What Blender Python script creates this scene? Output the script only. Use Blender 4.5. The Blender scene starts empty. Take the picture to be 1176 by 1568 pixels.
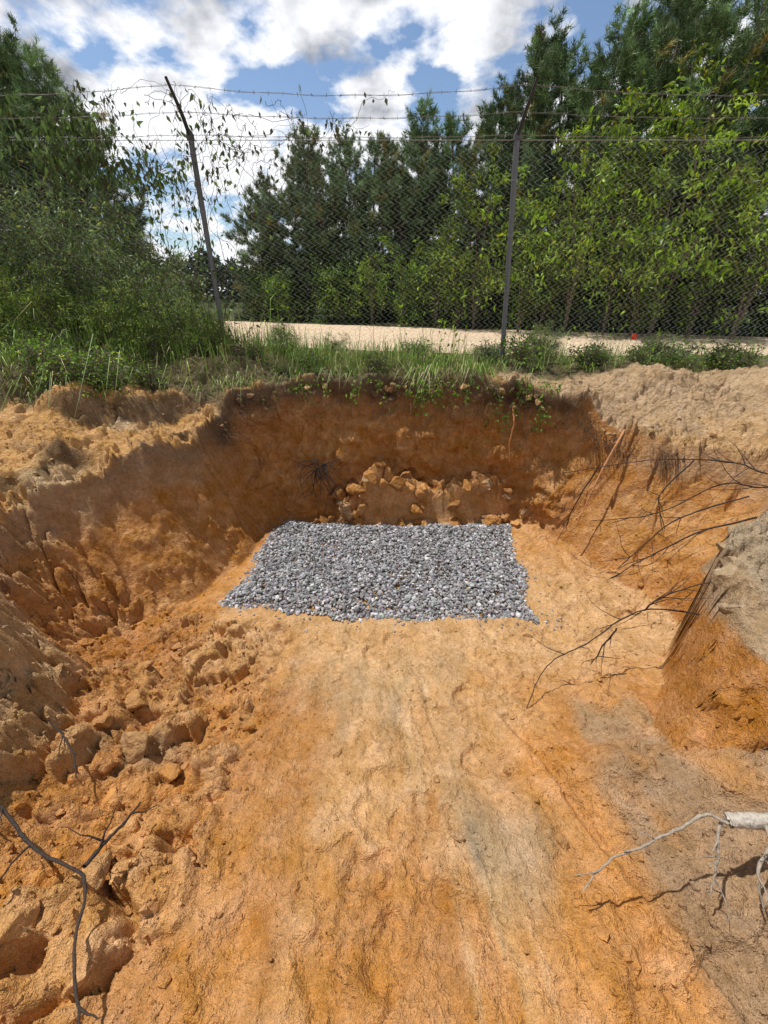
import bpy, math, numpy as np
from mathutils import Vector
rng = np.random.default_rng(7)
S = bpy.context.scene
COL = S.collection

# ------------------------------------------------------------------ noise
def h2(ix, iy, seed):
    a = (ix.astype(np.int64)*374761393 + iy.astype(np.int64)*668265263 + seed*974634777) & 0xffffffff
    a = ((a ^ (a >> 13))*1274126177) & 0xffffffff
    a = ((a ^ (a >> 16))*2246822519) & 0xffffffff
    return ((a ^ (a >> 15)) & 0xffffff)/float(0xffffff)
def vn(x, y, seed=0):
    ix = np.floor(x); iy = np.floor(y); fx = x-ix; fy = y-iy
    fx = fx*fx*fx*(fx*(fx*6-15)+10); fy = fy*fy*fy*(fy*(fy*6-15)+10)
    a = h2(ix, iy, seed); b = h2(ix+1, iy, seed); c = h2(ix, iy+1, seed); d = h2(ix+1, iy+1, seed)
    return (a*(1-fx)+b*fx)*(1-fy)+(c*(1-fx)+d*fx)*fy*1.0
def fbm(x, y, seed=0, o=4, g=0.5):
    s = 0; amp = 1; t = 0
    for i in range(o):
        ca, sa = math.cos(i*1.3), math.sin(i*1.3)
        s = s+amp*(vn((x*ca-y*sa)*2**i, (x*sa+y*ca)*2**i, seed+i*17)-0.5); t += amp; amp *= g
    return s/t*2
def worley(x, y, seed=0):
    ix = np.floor(x); iy = np.floor(y)
    f1 = np.full(x.shape, 9.0); f2 = np.full(x.shape, 9.0); cid = np.zeros(x.shape)
    for dx in (-1, 0, 1):
        for dy in (-1, 0, 1):
            cx = ix+dx; cy = iy+dy
            d = np.hypot(cx+h2(cx, cy, seed)-x, cy+h2(cx, cy, seed+5)-y)
            c = h2(cx, cy, seed+9)
            n = d < f1
            f2 = np.where(n, f1, np.minimum(f2, d)); cid = np.where(n, c, cid); f1 = np.where(n, d, f1)
    return f1, f2, cid
def ss(a, b, x):
    t = np.clip((x-a)/(b-a), 0, 1); return t*t*(3-2*t)

# ------------------------------------------------------------------ mesh helpers
def mk(name, V, faces, mats, cols=None, midx=None, smooth=False, link=True):
    V = np.asarray(V, dtype=np.float32)
    me = bpy.data.meshes.new(name)
    me.vertices.add(len(V)); me.vertices.foreach_set("co", V.ravel())
    fl = [np.asarray(f, dtype=np.int32) for f in faces if len(f)]
    loops = np.concatenate([f.ravel() for f in fl])
    tot = np.concatenate([np.full(len(f), f.shape[1], dtype=np.int32) for f in fl])
    st = np.concatenate([[0], np.cumsum(tot)[:-1]]).astype(np.int32)
    me.loops.add(len(loops)); me.loops.foreach_set("vertex_index", loops)
    me.polygons.add(len(tot)); me.polygons.foreach_set("loop_start", st); me.polygons.foreach_set("loop_total", tot)
    if midx is not None: me.polygons.foreach_set("material_index", np.asarray(midx, dtype=np.int32))
    me.polygons.foreach_set("use_smooth", np.full(len(tot), smooth, dtype=bool))
    if cols is not None:
        at = me.color_attributes.new("Col", 'FLOAT_COLOR', 'POINT')
        c = np.ones((len(V), 4), dtype=np.float32); c[:, :3] = cols
        at.data.foreach_set("color", c.ravel())
    for m in mats: me.materials.append(m)
    me.update(calc_edges=True)
    ob = bpy.data.objects.new(name, me)
    if link: COL.objects.link(ob)
    return ob
class Acc:
    def __init__(s): s.V=[]; s.T=[]; s.Q=[]; s.C=[]; s.mt=[]; s.mq=[]; s.n=0
    def add(s, V, F, col=(1,1,1), m=0):
        V = np.asarray(V, float); F = np.asarray(F, int)
        if len(F)==0: return
        c = np.asarray(col, float)
        if c.ndim == 1: c = np.tile(c, (len(V), 1))
        if F.shape[1] == 3: s.T.append(F+s.n); s.mt.append(np.full(len(F), m))
        else: s.Q.append(F+s.n); s.mq.append(np.full(len(F), m))
        s.V.append(V); s.C.append(c); s.n += len(V)
    def build(s, name, mats, smooth=False, link=True):
        F=[]; mi=[]
        if s.T: F.append(np.concatenate(s.T)); mi.append(np.concatenate(s.mt))
        if s.Q: F.append(np.concatenate(s.Q)); mi.append(np.concatenate(s.mq))
        return mk(name, np.concatenate(s.V), F, mats, np.concatenate(s.C), np.concatenate(mi), smooth, link)
def nrm(a): return a/np.maximum(np.linalg.norm(a, axis=-1, keepdims=True), 1e-9)
def tube(P, R, k=5):
    P = np.asarray(P, float); n = len(P); R = np.broadcast_to(np.asarray(R, float), (n,))
    T = nrm(np.gradient(P, axis=0)); up = np.array([0.31, 0.17, 0.93]) if abs(T[0,2]) < .85 else np.array([1., .1, 0])
    A = nrm(np.cross(T, up)); B = np.cross(T, A)
    a = np.arange(k)*2*math.pi/k
    V = P[:, None]+R[:, None, None]*(np.cos(a)[None, :, None]*A[:, None]+np.sin(a)[None, :, None]*B[:, None])
    i = np.arange(n-1)[:, None]*k; j = np.arange(k)[None]; j2 = (j+1) % k
    F = np.stack([i+j, i+j2, i+k+j2, i+k+j], -1).reshape(-1, 4)
    return V.reshape(-1, 3), F
def spline(P, m=6):
    P = np.asarray(P, float); out = []
    Q = np.vstack([2*P[0]-P[1], P, 2*P[-1]-P[-2]])
    for i in range(1, len(Q)-2):
        for t in np.linspace(0, 1, m, endpoint=False):
            a, b, c, d = Q[i-1], Q[i], Q[i+1], Q[i+2]
            out.append(.5*((2*b)+(c-a)*t+(2*a-5*b+4*c-d)*t*t+(3*b-a-3*c+d)*t**3))
    out.append(P[-1]); return np.array(out)
def leaves(P, D, L, W, r):
    n = len(P); D = nrm(D); Sd = nrm(np.cross(D, r.normal(size=(n, 3)))); N = np.cross(D, Sd)
    L = np.broadcast_to(L, (n,))[:, None]; W = np.broadcast_to(W, (n,))[:, None]
    V = np.stack([P, P+D*L*.4+Sd*W+N*W*.4, P+D*L-N*L*.12, P+D*L*.4-Sd*W+N*W*.4], 1).reshape(-1, 3)
    return V, np.arange(4*n).reshape(-1, 4)
def needles(P, D, L, W, r):
    n = len(P); D = nrm(D); Sd = nrm(np.cross(D, r.normal(size=(n, 3))))
    V = np.stack([P-Sd*W, P+Sd*W, P+D*np.broadcast_to(L, (n,))[:, None]], 1).reshape(-1, 3)
    return V, np.arange(3*n).reshape(-1, 3)

# ------------------------------------------------------------------ materials
def newmat(name):
    m = bpy.data.materials.new(name); m.use_nodes = True; nt = m.node_tree
    return m, nt, nt.nodes, nt.links, nt.nodes["Principled BSDF"]
def soil_mat(name, bump=1.0):
    m, nt, N, L, B = newmat(name)
    at = N.new("ShaderNodeAttribute"); at.attribute_name = "Col"
    tc = N.new("ShaderNodeTexCoord")
    def noise(sc, det, rough=.6):
        n = N.new("ShaderNodeTexNoise"); n.inputs["Scale"].default_value = sc; n.inputs["Detail"].default_value = det
        n.inputs["Roughness"].default_value = rough; L.new(tc.outputs["Object"], n.inputs["Vector"]); return n
    n1 = noise(7, 5, .65); n2 = noise(36, 4, .68); n3 = noise(190, 2, .7)
    def mr(src, a, b, c, d):
        r = N.new("ShaderNodeMapRange"); L.new(src, r.inputs[0])
        for i, v in enumerate((a, b, c, d)): r.inputs[i+1].default_value = v
        return r.outputs[0]
    def mth(op, a, b):
        x = N.new("ShaderNodeMath"); x.operation = op
        for i, v in enumerate((a, b)):
            if isinstance(v, (int, float)): x.inputs[i].default_value = v
            else: L.new(v, x.inputs[i])
        return x.outputs[0]
    f = mth('MULTIPLY', mr(n1.outputs["Fac"], .3, .7, .84, 1.14), mr(n2.outputs["Fac"], .3, .7, .78, 1.20))
    f = mth('MULTIPLY', f, mr(n3.outputs["Fac"], .28, .72, .78, 1.20))
    vm = N.new("ShaderNodeVectorMath"); vm.operation = 'SCALE'
    L.new(at.outputs["Color"], vm.inputs[0]); L.new(f, vm.inputs["Scale"])
    hs = N.new("ShaderNodeHueSaturation"); L.new(vm.outputs[0], hs.inputs["Color"])
    L.new(mr(n1.outputs["Fac"], .3, .7, 1.06, .86), hs.inputs["Saturation"])
    L.new(hs.outputs[0], B.inputs["Base Color"])
    B.inputs["Roughness"].default_value = .93
    B.inputs["Specular IOR Level"].default_value = .12
    hgt = mth('ADD', mth('MULTIPLY', n2.outputs["Fac"], .036), mth('MULTIPLY', n3.outputs["Fac"], .006))
    bp = N.new("ShaderNodeBump"); bp.inputs["Strength"].default_value = 1.0*bump; bp.inputs["Distance"].default_value = 1.0
    L.new(hgt, bp.inputs["Height"]); L.new(bp.outputs[0], B.inputs["Normal"])
    return m
def attr_mat(name, rough=.6, trans=0.0, bumpsc=0, var=.25, spec=.3):
    m, nt, N, L, B = newmat(name)
    at = N.new("ShaderNodeAttribute"); at.attribute_name = "Col"
    oi = N.new("ShaderNodeObjectInfo")
    r = N.new("ShaderNodeMapRange"); L.new(oi.outputs["Random"], r.inputs[0]); r.inputs[3].default_value = 1-var; r.inputs[4].default_value = 1+var
    vm = N.new("ShaderNodeVectorMath"); vm.operation = 'SCALE'; L.new(at.outputs["Color"], vm.inputs[0]); L.new(r.outputs[0], vm.inputs["Scale"])
    L.new(vm.outputs[0], B.inputs["Base Color"]); B.inputs["Roughness"].default_value = rough
    B.inputs["Specular IOR Level"].default_value = spec
    if bumpsc:
        tc = N.new("ShaderNodeTexCoord"); n = N.new("ShaderNodeTexNoise"); n.inputs["Scale"].default_value = bumpsc; n.inputs["Detail"].default_value = 4
        L.new(tc.outputs["Object"], n.inputs["Vector"]); bp = N.new("ShaderNodeBump"); bp.inputs["Strength"].default_value = .6; bp.inputs["Distance"].default_value = .01
        L.new(n.outputs["Fac"], bp.inputs["Height"]); L.new(bp.outputs[0], B.inputs["Normal"])
        r2 = N.new("ShaderNodeMapRange"); L.new(n.outputs["Fac"], r2.inputs[0]); r2.inputs[1].default_value=.3; r2.inputs[2].default_value=.7; r2.inputs[3].default_value=.7; r2.inputs[4].default_value=1.2
        v2 = N.new("ShaderNodeVectorMath"); v2.operation='SCALE'; L.new(vm.outputs[0], v2.inputs[0]); L.new(r2.outputs[0], v2.inputs["Scale"]); L.new(v2.outputs[0], B.inputs["Base Color"])
    if trans > 0:
        t = N.new("ShaderNodeBsdfTranslucent"); hs = N.new("ShaderNodeHueSaturation"); hs.inputs["Value"].default_value = 1.5; hs.inputs["Saturation"].default_value = 1.1
        L.new(vm.outputs[0], hs.inputs["Color"]); L.new(hs.outputs[0], t.inputs["Color"])
        mx = N.new("ShaderNodeMixShader"); mx.inputs[0].default_value = trans
        L.new(B.outputs[0], mx.inputs[1]); L.new(t.outputs[0], mx.inputs[2]); L.new(mx.outputs[0], N["Material Output"].inputs["Surface"])
    return m
M_soil = soil_mat("sandy_soil"); M_clod = soil_mat("clod_soil", .8)
M_leaf = attr_mat("leaf", .45, .35); M_needle = attr_mat("pine_needle", .55, 0)
M_bark = attr_mat("bark", .9, 0, 0); M_root = attr_mat("root_bark", .85, 0, 90, 0)
M_stone = attr_mat("crushed_stone", .8, 0, 0, 0, .3)
M_grass = attr_mat("grass_blade", .5, 0)
M_metal = attr_mat("galvanised_steel", .5, 0, 0, 0, .5)
M_flag = attr_mat("flag_plastic", .4, .3, 0, 0)

# ------------------------------------------------------------------ terrain definition
TOE = np.array([(-1.25,-3),(-1.25,.3),(-1.36,.85),(-1.5,1.3),(-1.95,1.75),(-2.0,2.0),(-1.72,2.35),(-1.45,2.65),(-1.36,3.15),(-1.28,3.5),(-1.08,3.76),(-.4,3.82),(.4,3.84),(1.0,3.84),(1.45,3.78),(1.7,3.6),(1.85,3.2),(2.1,2.7),(2.2,2.3),(1.95,1.85),(1.55,1.5),(1.22,1.15),(1.17,.98),(1.42,.70),(1.6,.2),(1.6,-3)])
RIM = np.array([(-2.2,-3),(-1.7,.2),(-1.62,.7),(-1.62,1.15),(-1.9,1.4),(-2.4,1.75),(-2.5,2.2),(-2.23,2.65),(-1.76,3.35),(-1.66,3.75),(-1.48,4.06),(-.8,4.24),(0,4.29),(.8,4.27),(1.3,4.16),(1.75,3.99),(2.05,3.74),(2.3,3.52),(2.65,3.24),(3.15,3.0),(3.2,2.6),(2.5,2.15),(1.84,1.75),(1.70,1.5),(1.60,1.10),(1.68,.8),(1.95,.2),(2.2,-3)])
GP = np.array([(-1.72,3.35,.98),(-2.23,2.65,.96),(-2.5,2.2,.92),(-1.66,3.75,1.12),(-1.48,4.1,1.38),(-2.28,3.62,1.45),(-2.0,3.8,1.43),(-2.1,3.3,1.12),(-1.9,3.55,1.12),(-2.4,3.15,1.16),(-2.6,3.38,1.5),(-2.65,2.9,1.30),(-3.3,3.6,1.66),(-2.7,2.6,1.15),(-3.5,2.5,1.5),(-3.2,1.8,1.3),
 (-1.62,1.15,.9),(-1.7,.5,.95),(-2.3,1.2,1.0),(-2,-1,1.3),(-3.5,.5,1.3),(0,4.29,1.42),(.8,4.27,1.44),(-.8,4.24,1.42),(1.3,4.19,1.42),(1.75,3.99,1.34),(2.3,3.52,1.07),(2.65,3.24,1.03),(3.15,3.0,.99),(2.66,3.9,1.27),(2.75,4.3,1.5),(3.4,3.6,1.2),(4.0,4.1,1.5),(4.5,3.3,1.3),
 (1.72,1.52,1.06),(1.70,1.15,.97),(2.1,1.86,1.1),(2.5,2.15,1.05),(3.2,2.6,1.0),(1.95,.3,1.0),(2.5,1.2,1.1),(4,1.5,1.25),(2.5,-1,1.35),(0,-4,1.4),
 (-5,5,1.75),(-1.9,5,1.66),(-3,4.6,1.66),(0,5,1.52),(1.42,5,1.46),(3,5,1.46),(5,5,1.45),(-1.9,4.5,1.6),(0,4.6,1.47),(-8,4,1.7),(7,3,1.45)])
def polydist(x, y, P):
    d = np.full(x.shape, 1e9); ins = np.zeros(x.shape, bool); n = len(P)
    for i in range(n):
        a = P[i]; b = P[(i+1) % n]; e = b-a; L2 = e@e
        t = np.clip(((x-a[0])*e[0]+(y-a[1])*e[1])/L2, 0, 1)
        d = np.minimum(d, np.hypot(x-a[0]-t*e[0], y-a[1]-t*e[1]))
        c = ((a[1] > y) != (b[1] > y))
        with np.errstate(divide='ignore', invalid='ignore'):
            xi = (b[0]-a[0])*(y-a[1])/(b[1]-a[1]+1e-12)+a[0]
        ins ^= c & (x < xi)
    return d, ins
def gtop(x, y):
    num = 0; den = 0
    for p in GP:
        w = 1/((x-p[0])**2+(y-p[1])**2+.012)**1.8
        num = num+w*p[2]; den = den+w
    g = num/den
    k = ss(5.1, 6.9, y); g = g*(1-k)+1.3*k
    r = ss(7, 14, np.abs(x)); g = g*(1-r)+1.3*r
    r = ss(-3, -8, y); g = g*(1-r)+1.3*r
    return g
def terrain(x, y):
    g0 = gtop(x, y)
    near = (np.abs(x) < 6) & (y > -5) & (y < 6.5)
    amp = ss(6.8, 5.6, y)*ss(9, 5, np.abs(x))*ss(-6, -3, y)
    fz = ss(3.35, 3.6, y)*ss(-2.0,-1.6,x)*ss(2.5,2.15,x)
    wx = x+amp*(.10*fbm(x*2.2, y*2.2, 3, 4)*(1-.9*fz)); wy = y+amp*(.08*fbm(x*2.2+9, y*2.2*(1-fz), 13, 4)*(1-.35*fz))
    f1, f2, cid = worley(x*5.5+.3*fbm(x*6, y*6, 2, 2), y*5.5, 41)
    wx = wx+amp*.05*(cid-.5)*ss(0.02,.15,f2-f1)*(1-fz); wy = wy+amp*.09*(cid-.5)*ss(0.02,.15,f2-f1)*(1-fz)
    s = np.ones(x.shape); drim = np.full(x.shape, 5.0)
    i = np.where(near)
    dt, it = polydist(wx[i], wy[i], TOE); dr, ir = polydist(wx[i], wy[i], RIM)
    ss_ = dt/(dt+dr+1e-6); ss_ = np.where(it, 0, np.where(ir, ss_, 1)); s[i] = ss_
    din = np.zeros(x.shape); din[i] = np.where(it, dt, 0)
    drim[i] = np.where(ir, -dr, dr)
    q = 2.15-y; fl = .145*(q+np.sqrt(q*q+.06))-.02
    bank = .42*np.clip(x-(.80+.07*fbm(y*3, x*0, 8, 3)), 0, 1.2)*ss(1.15, .75, y)
    fl = fl+bank
    fl = fl+.13*ss(.45, 0, din)*ss(2.6, 1.8, y)*(near)
    lm = ss(-.42, -.90, x+.30*fbm(x*1.5, y*1.5, 60, 3))*ss(2.5, 2.1, y)*ss(.0,.45,y)
    fl = np.minimum(fl, g0-.02)
    farw = ss(3.40, 3.65, y)*ss(-1.75,-1.35,x)*ss(2.2,1.8,x)
    blkm = ss(.9,1.1,x)*ss(2.1,1.8,y)
    Pf = np.clip(1.10*s**1.5-.10*s**5, 0, 1)
    P = s-.10*np.sin(s*math.pi)
    P = P*(1-farw)+Pf*farw
    P = P*(1-blkm)+blkm*(.75*ss(0,.6,s)+.25*s)
    z = fl+(g0-fl)*P
    wall = np.sin(np.clip(s, 0, 1)*math.pi)
    lx = ss(-.75, .05, x+.15*fbm(x*4,y*4,37,3))*ss(1.72, 1.15, x+.15*fbm(x*4,y*4,38,3))
    l1, l2, lc = worley(x*5+.8*fbm(x*4, y*4, 33, 3), y*5+.6*fbm(x*4,y*4,34,3), 35)
    ledge = (.42+.30*fbm(x*1.9, y*0, 77, 4)+.16*lc*ss(.0,.22,l2-l1)+.08*fbm(x*8,y*8,36,3))*lx
    edge = 3.88+.14*fbm(x*2.3, x*0+3, 78, 4)+.08*(lc-.5)
    z = np.where(lx > 0, np.maximum(z, ledge*ss(edge-.22, edge+.02, y)), z)
    n_mid = fbm(x*3, y*3, 21, 5, .55)
    smooth_c = (s <= 0)*ss(.80, .30, np.abs(x-.1+.35*n_mid))*(1-lm)
    rough = 1-.62*smooth_c
    nf = 1-.95*fz*ss(.05,.2,s)*(s<1)
    z = z+amp*rough*nf*(.038*n_mid+.024*fbm(x*13, y*13, 31, 4, .65))
    z = z+amp*wall*nf*.055*fbm(x*5, y*5, 51, 4, .6)
    a1, a2, ac = worley(x*4.6+.9*fbm(x*4, y*4, 90, 3), y*4.6+.9*fbm(x*4, y*4, 91, 3), 61)
    b1, b2, bc = worley(x*14+.9*fbm(x*11, y*11, 92, 2), y*14+.9*fbm(x*11, y*11, 93, 2), 67)
    cr = ss(0, .26, a2-a1); cr2 = ss(0, .35, b2-b1)
    dome = 1-.5*a1**2
    z = z+lm*(.140*(ac**1.5)*cr*dome+.055*(bc**1.3)*cr2+.03*fbm(x*20,y*20,95,3)-.05)
    rt = ss(.45, .9, x+.2*n_mid)*(s <= .35)*ss(2.9, 2.4, y)
    z = z+(rt*.6+.5*wall*amp)*nf*(.05*(ac**2)*cr+.030*(bc**1.5)*cr2)
    top = (s >= 1)*amp*ss(5.2,4.4,y)
    z = z+top*(.06*(ac**2)*cr+.03*bc*cr2+.03*fbm(x*7,y*7,96,4))
    rimr = np.exp(-((drim-.05)/.07)**2)*(y<3.9)*amp
    z = z+rimr*.05*(bc*cr2+.6*ac*cr)
    fm = (y < 2.12)
    fp1, fp2, fc = worley(x*3.6+.4*fbm(x*5,y*5,172,2), y*2.6+.3*fbm(x*5,y*5,173,2), 171)
    z = z-smooth_c*.030*(fc > .5)*ss(.34,.24,fp1)*fm
    pm = ss(-.05,.25,fbm(x*1.9,y*1.9,9,3))
    z = z+smooth_c*(.026*(bc**2)*cr2*pm)*fm
    ck = np.abs(fbm(x*2.6, y*2.0, 181, 4)); z = z-smooth_c*.016*ss(.035,0,ck)*(fbm(x*1.3,y*1.3,182,2)>-.1)*fm
    ck = np.abs(fbm(x*5.0, y*2.6+3, 185, 4)); z = z+smooth_c*.014*ss(.05,0,ck)*fm
    tr = fbm(x*1.6+3, y*1.3, 191, 4, .55); z = z+smooth_c*.022*ss(-.01,.02,tr)*fm
    sx = x-.15-.12*(1.6-y); stm = np.exp(-(sx/.16)**2)*ss(2.0, 1.5, y)
    z = z+stm*(.026*fbm(sx*32, y*2.2, 111, 4)-.008)
    dl = (x-.62)-(1.25-y)*.28+.02*fbm(y*4,x*0,3,2); z = z+.022*np.exp(-(dl/.018)**2)*ss(1.4,1.2,y)*(.4+.9*vn(y*11,x*0,4))-.020*np.exp(-((dl-.045)/.02)**2)*ss(1.4,1.2,y)
    gb = ss(.12, .0, np.maximum(np.abs(x-.02)-1.25, np.abs(y-3.0)-.70))
    z = np.where((gb > 0) & (s < .2), z*(1-gb)+0.0*gb, z)
    return z, s, g0, dict(lm=lm, farw=farw, bank=bank, cid=cid, rt=rt, smooth=smooth_c, lx=lx, ac=ac, drim=drim, stm=stm, lc=lc, bc=bc, cr=cr*1.0, blkm=blkm, tr=tr)
def mixc(a, b, t): return a*(1-t[..., None])+np.asarray(b)*t[..., None]
def colour(x, y, z, s, g, k, slope=None):
    yz = y*.6+z*1.0
    n1 = fbm(x*1.7, yz*1.7, 201, 4); n2 = fbm(x*5, yz*5, 202, 4); n3 = fbm(x*14, yz*14, 203, 3)
    O = np.array([.61, .285, .080]); Tn = np.array([.68, .41, .185])
    c = np.broadcast_to(O, x.shape+(3,)).copy()
    c = mixc(c, (.50,.212,.050), ss(-.15, .4, n2))
    light = k['smooth']*ss(-.5, .4, n1+.5*n2+.25)*ss(.25,.9,y)
    front = ss(3.3, 2.4, y)*ss(1.3, 2.0, y)*(s <= 0)*ss(-1.5,-1.1,x)
    c = mixc(c, Tn, np.clip(.45*light+.75*front+.35*(x>.6)*(s<=0.3)*ss(1.0,2.,y)+.30*k['smooth']*ss(-.01,.03,k['tr']), 0, .95))
    c = mixc(c, (.68,.40,.165), k['lm']*ss(.35,.9,k['ac']+.3*n2)*.5)
    def bl(cx, cy, rx, ry, a): return a*ss(1.3, .1, np.hypot((x-cx)/rx, (y-cy)/ry)+.8*n2+.5*n3+.3*n1)
    gr = bl(.45,.64,.20,.17,.6)+bl(.30,.85,.10,.24,.4)+bl(-.12,1.45,.50,.32,.42)+bl(1.12,1.16,.22,.16,.6)+bl(-1.15,1.05,.2,.12,.5)+bl(.2,1.7,.3,.15,.25)
    c = mixc(c, (.42,.33,.215), np.clip(gr, 0, .8)*(s < .3))
    c = mixc(c, (.38,.26,.155), np.clip(ss(.01, .06, k['bank'])*ss(-.6,.3,n1+.7*n2+.2), 0, .8))
    c = mixc(c, (.76,.54,.29), k['stm']*ss(.1,.5,fbm(x*20,y*2,7,3))*.5)
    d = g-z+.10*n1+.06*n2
    wallm = ((s > .02) & (s < 1))*1.0
    c = mixc(c, (.52,.228,.058), wallm*.75)
    c = mixc(c, (.64,.36,.135), wallm*ss(.0,.6,n1+.6*n3)*.55)
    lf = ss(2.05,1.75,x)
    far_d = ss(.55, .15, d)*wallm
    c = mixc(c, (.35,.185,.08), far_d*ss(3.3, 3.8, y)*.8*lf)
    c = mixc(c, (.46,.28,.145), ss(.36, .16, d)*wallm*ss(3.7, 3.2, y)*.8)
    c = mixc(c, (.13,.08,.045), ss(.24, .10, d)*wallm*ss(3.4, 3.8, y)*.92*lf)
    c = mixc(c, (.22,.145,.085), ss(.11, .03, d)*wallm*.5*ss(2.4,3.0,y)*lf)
    c = mixc(c, (.50,.27,.105), k['lx']*(z > .10)*ss(.85,.6,z)*ss(-.3,.5,n2+.4*(k['lc']-.5))*k['farw']*.7*ss(4.05,3.95,y))
    blk = (x > 1.0)*(y < 2.4)*(s > .02)
    c = mixc(c, (.50,.215,.05), blk*1.0)
    c = mixc(c, (.43,.31,.185), blk*ss(-.04, .04, z-.78+.35*(x-1.6)+.25*n1+.22*n2)*.9)
    lb = (x < -1.0)*(y < 1.5)*(s > .05)
    c = mixc(c, (.54,.34,.16), lb*ss(.1,.35,s+.2*n2)*.8)
    t = (s >= 1)*1.0
    c = mixc(c, (.64,.36,.13), t)
    c = mixc(c, (.56,.42,.25), t*ss(.05,.45,n1+.5*n2)*.7)
    c = mixc(c, (.52,.36,.21), t*(x > 1.2)*.95)
    c = mixc(c, (.61,.37,.16), t*(x > 1.7)*ss(3.75,3.3,y+.3*n2)*.8)
    c = mixc(c, (.46,.35,.23), t*(x > 1.2)*(y < 2.6)*.95)
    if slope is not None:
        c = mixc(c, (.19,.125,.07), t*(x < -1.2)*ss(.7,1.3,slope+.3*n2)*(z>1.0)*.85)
    veg_y = np.where(x < 1.2, 4.16+.0*x, 4.45+.12*(x-1.2)); veg_y = np.where(x < -1.3, 4.14+(x+1.3)*.55, veg_y)
    v = t*ss(-.12, .12, y-veg_y+.2*n2)
    c = mixc(c, (.17,.14,.07), v)
    c = mixc(c, (.46,.38,.27), v*ss(.2,.6,n1+n2)*ss(5.2,5.8,y)*.6)
    far = ss(10, 20, y+.5*x)
    c = mixc(c, (.05,.06,.02), far*t)
    c = mixc(c, (.07,.085,.03), t*ss(5,9,-x)*.9)
    dist = ss(30, 60, np.hypot(x, y)); c = mixc(c, (.05,.07,.02), dist)
    return np.clip(c*(1+.16*n3[..., None]), .01, .88)
def axis(a, b, st, lo, hi, gr=1.11, extra=None):
    c = list(np.arange(a, b+1e-6, st))
    if extra: 
        e0, e1, es = extra; c = [v for v in c if v < e0]+list(np.arange(e0, e1, es))+[v for v in c if v >= e1]
    o = []
    v = c[-1]; q = st
    while v < hi: q *= gr; v += q; o.append(v)
    p = []; v = a; q = st
    while v > lo: q *= gr; v -= q; p.append(v)
    return np.array(p[::-1]+c+o)
xs = axis(-3.5, 3.5, .0100, -700, 700); ys = axis(.15, 4.5, .0095, -300, 900, extra=(3.66, 4.36, .005))
X, Y = np.meshgrid(xs, ys); Z, Sx, G, K = terrain(X, Y)
gy_, gx_ = np.gradient(G, ys, xs); slope = np.hypot(gx_, gy_)
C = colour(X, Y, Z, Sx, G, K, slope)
lip = K['farw']*ss(.70, .97, Sx)*(Sx < 1.0001)*ss(.35,.0,np.maximum(K['drim'],0))
wl = ss(.0,.25,Sx)*ss(1.0,.85,Sx)*K['farw']
rr1, rr2, rc_ = worley(X*3.6+.8*fbm(X*4,Z*4,301,3), Z*4+.8*fbm(X*4,Z*4,306,3), 302)
YY = Y-.14*lip*(.2+vn(X*5, Y*0, 9))-wl*(.15*fbm(X*2.2, Z*2.6, 303, 6, .6)+.08*(rc_-.5)*ss(0,.3,rr2-rr1)+.03*fbm(X*18,Z*18,309,3))
XX = X+.04*wl*fbm(X*4, Z*5, 305, 3)
bw = ss(.0,.15,Sx)*ss(1.0,.85,Sx)*K['blkm']
t1, t2, tcc = worley((X-Y)*4+.6*fbm(X*5,Z*5,311,3), Z*4.5+.6*fbm(Y*5,Z*5,312,3), 313)
bd = bw*(.05*(tcc-.5)*ss(0,.3,t2-t1)+.045*fbm((X-Y)*5, Z*5, 314, 5, .6))
XX = XX-bd*.7; YY = YY-bd*.7
nx, ny = len(xs), len(ys)
i = (np.arange(ny-1)[:, None]*nx+np.arange(nx-1)[None]).ravel()
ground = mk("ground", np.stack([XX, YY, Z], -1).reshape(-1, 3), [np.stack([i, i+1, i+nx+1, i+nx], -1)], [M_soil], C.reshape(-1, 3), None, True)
def H(x, y):
    x = np.atleast_1d(np.asarray(x, float)); y = np.atleast_1d(np.asarray(y, float)); return terrain(x, y)[0]

# ------------------------------------------------------------------ road
us = np.linspace(-45, 40, 300); vs = np.linspace(0, 1, 24); U, Vv = np.meshgrid(us, vs)
near_e = 7.6-.30*U+.10*fbm(U*.6, U*0, 5, 3); near_e = np.maximum(near_e, 6.95)
far_e = 14.0-.45*U+.004*U*U+.3*fbm(U*.4, U*0, 6, 3); far_e = np.maximum(far_e, near_e+2.6)
RY = near_e*(1-Vv)+far_e*Vv; RZ = 1.312+.01*fbm(U*1.5, RY*1.5, 8, 3)
rc = np.array([.80,.61,.42])*(1+.14*fbm(U*1.3, RY*3, 11, 4)[..., None])
j = (np.arange(23)[:, None]*300+np.arange(299)[None]).ravel()
mk("sand_road", np.stack([U, RY, RZ], -1).reshape(-1, 3), [np.stack([j, j+1, j+301, j+300], -1)], [M_soil], np.clip(rc,0,.9).reshape(-1, 3), None, True)

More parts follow.
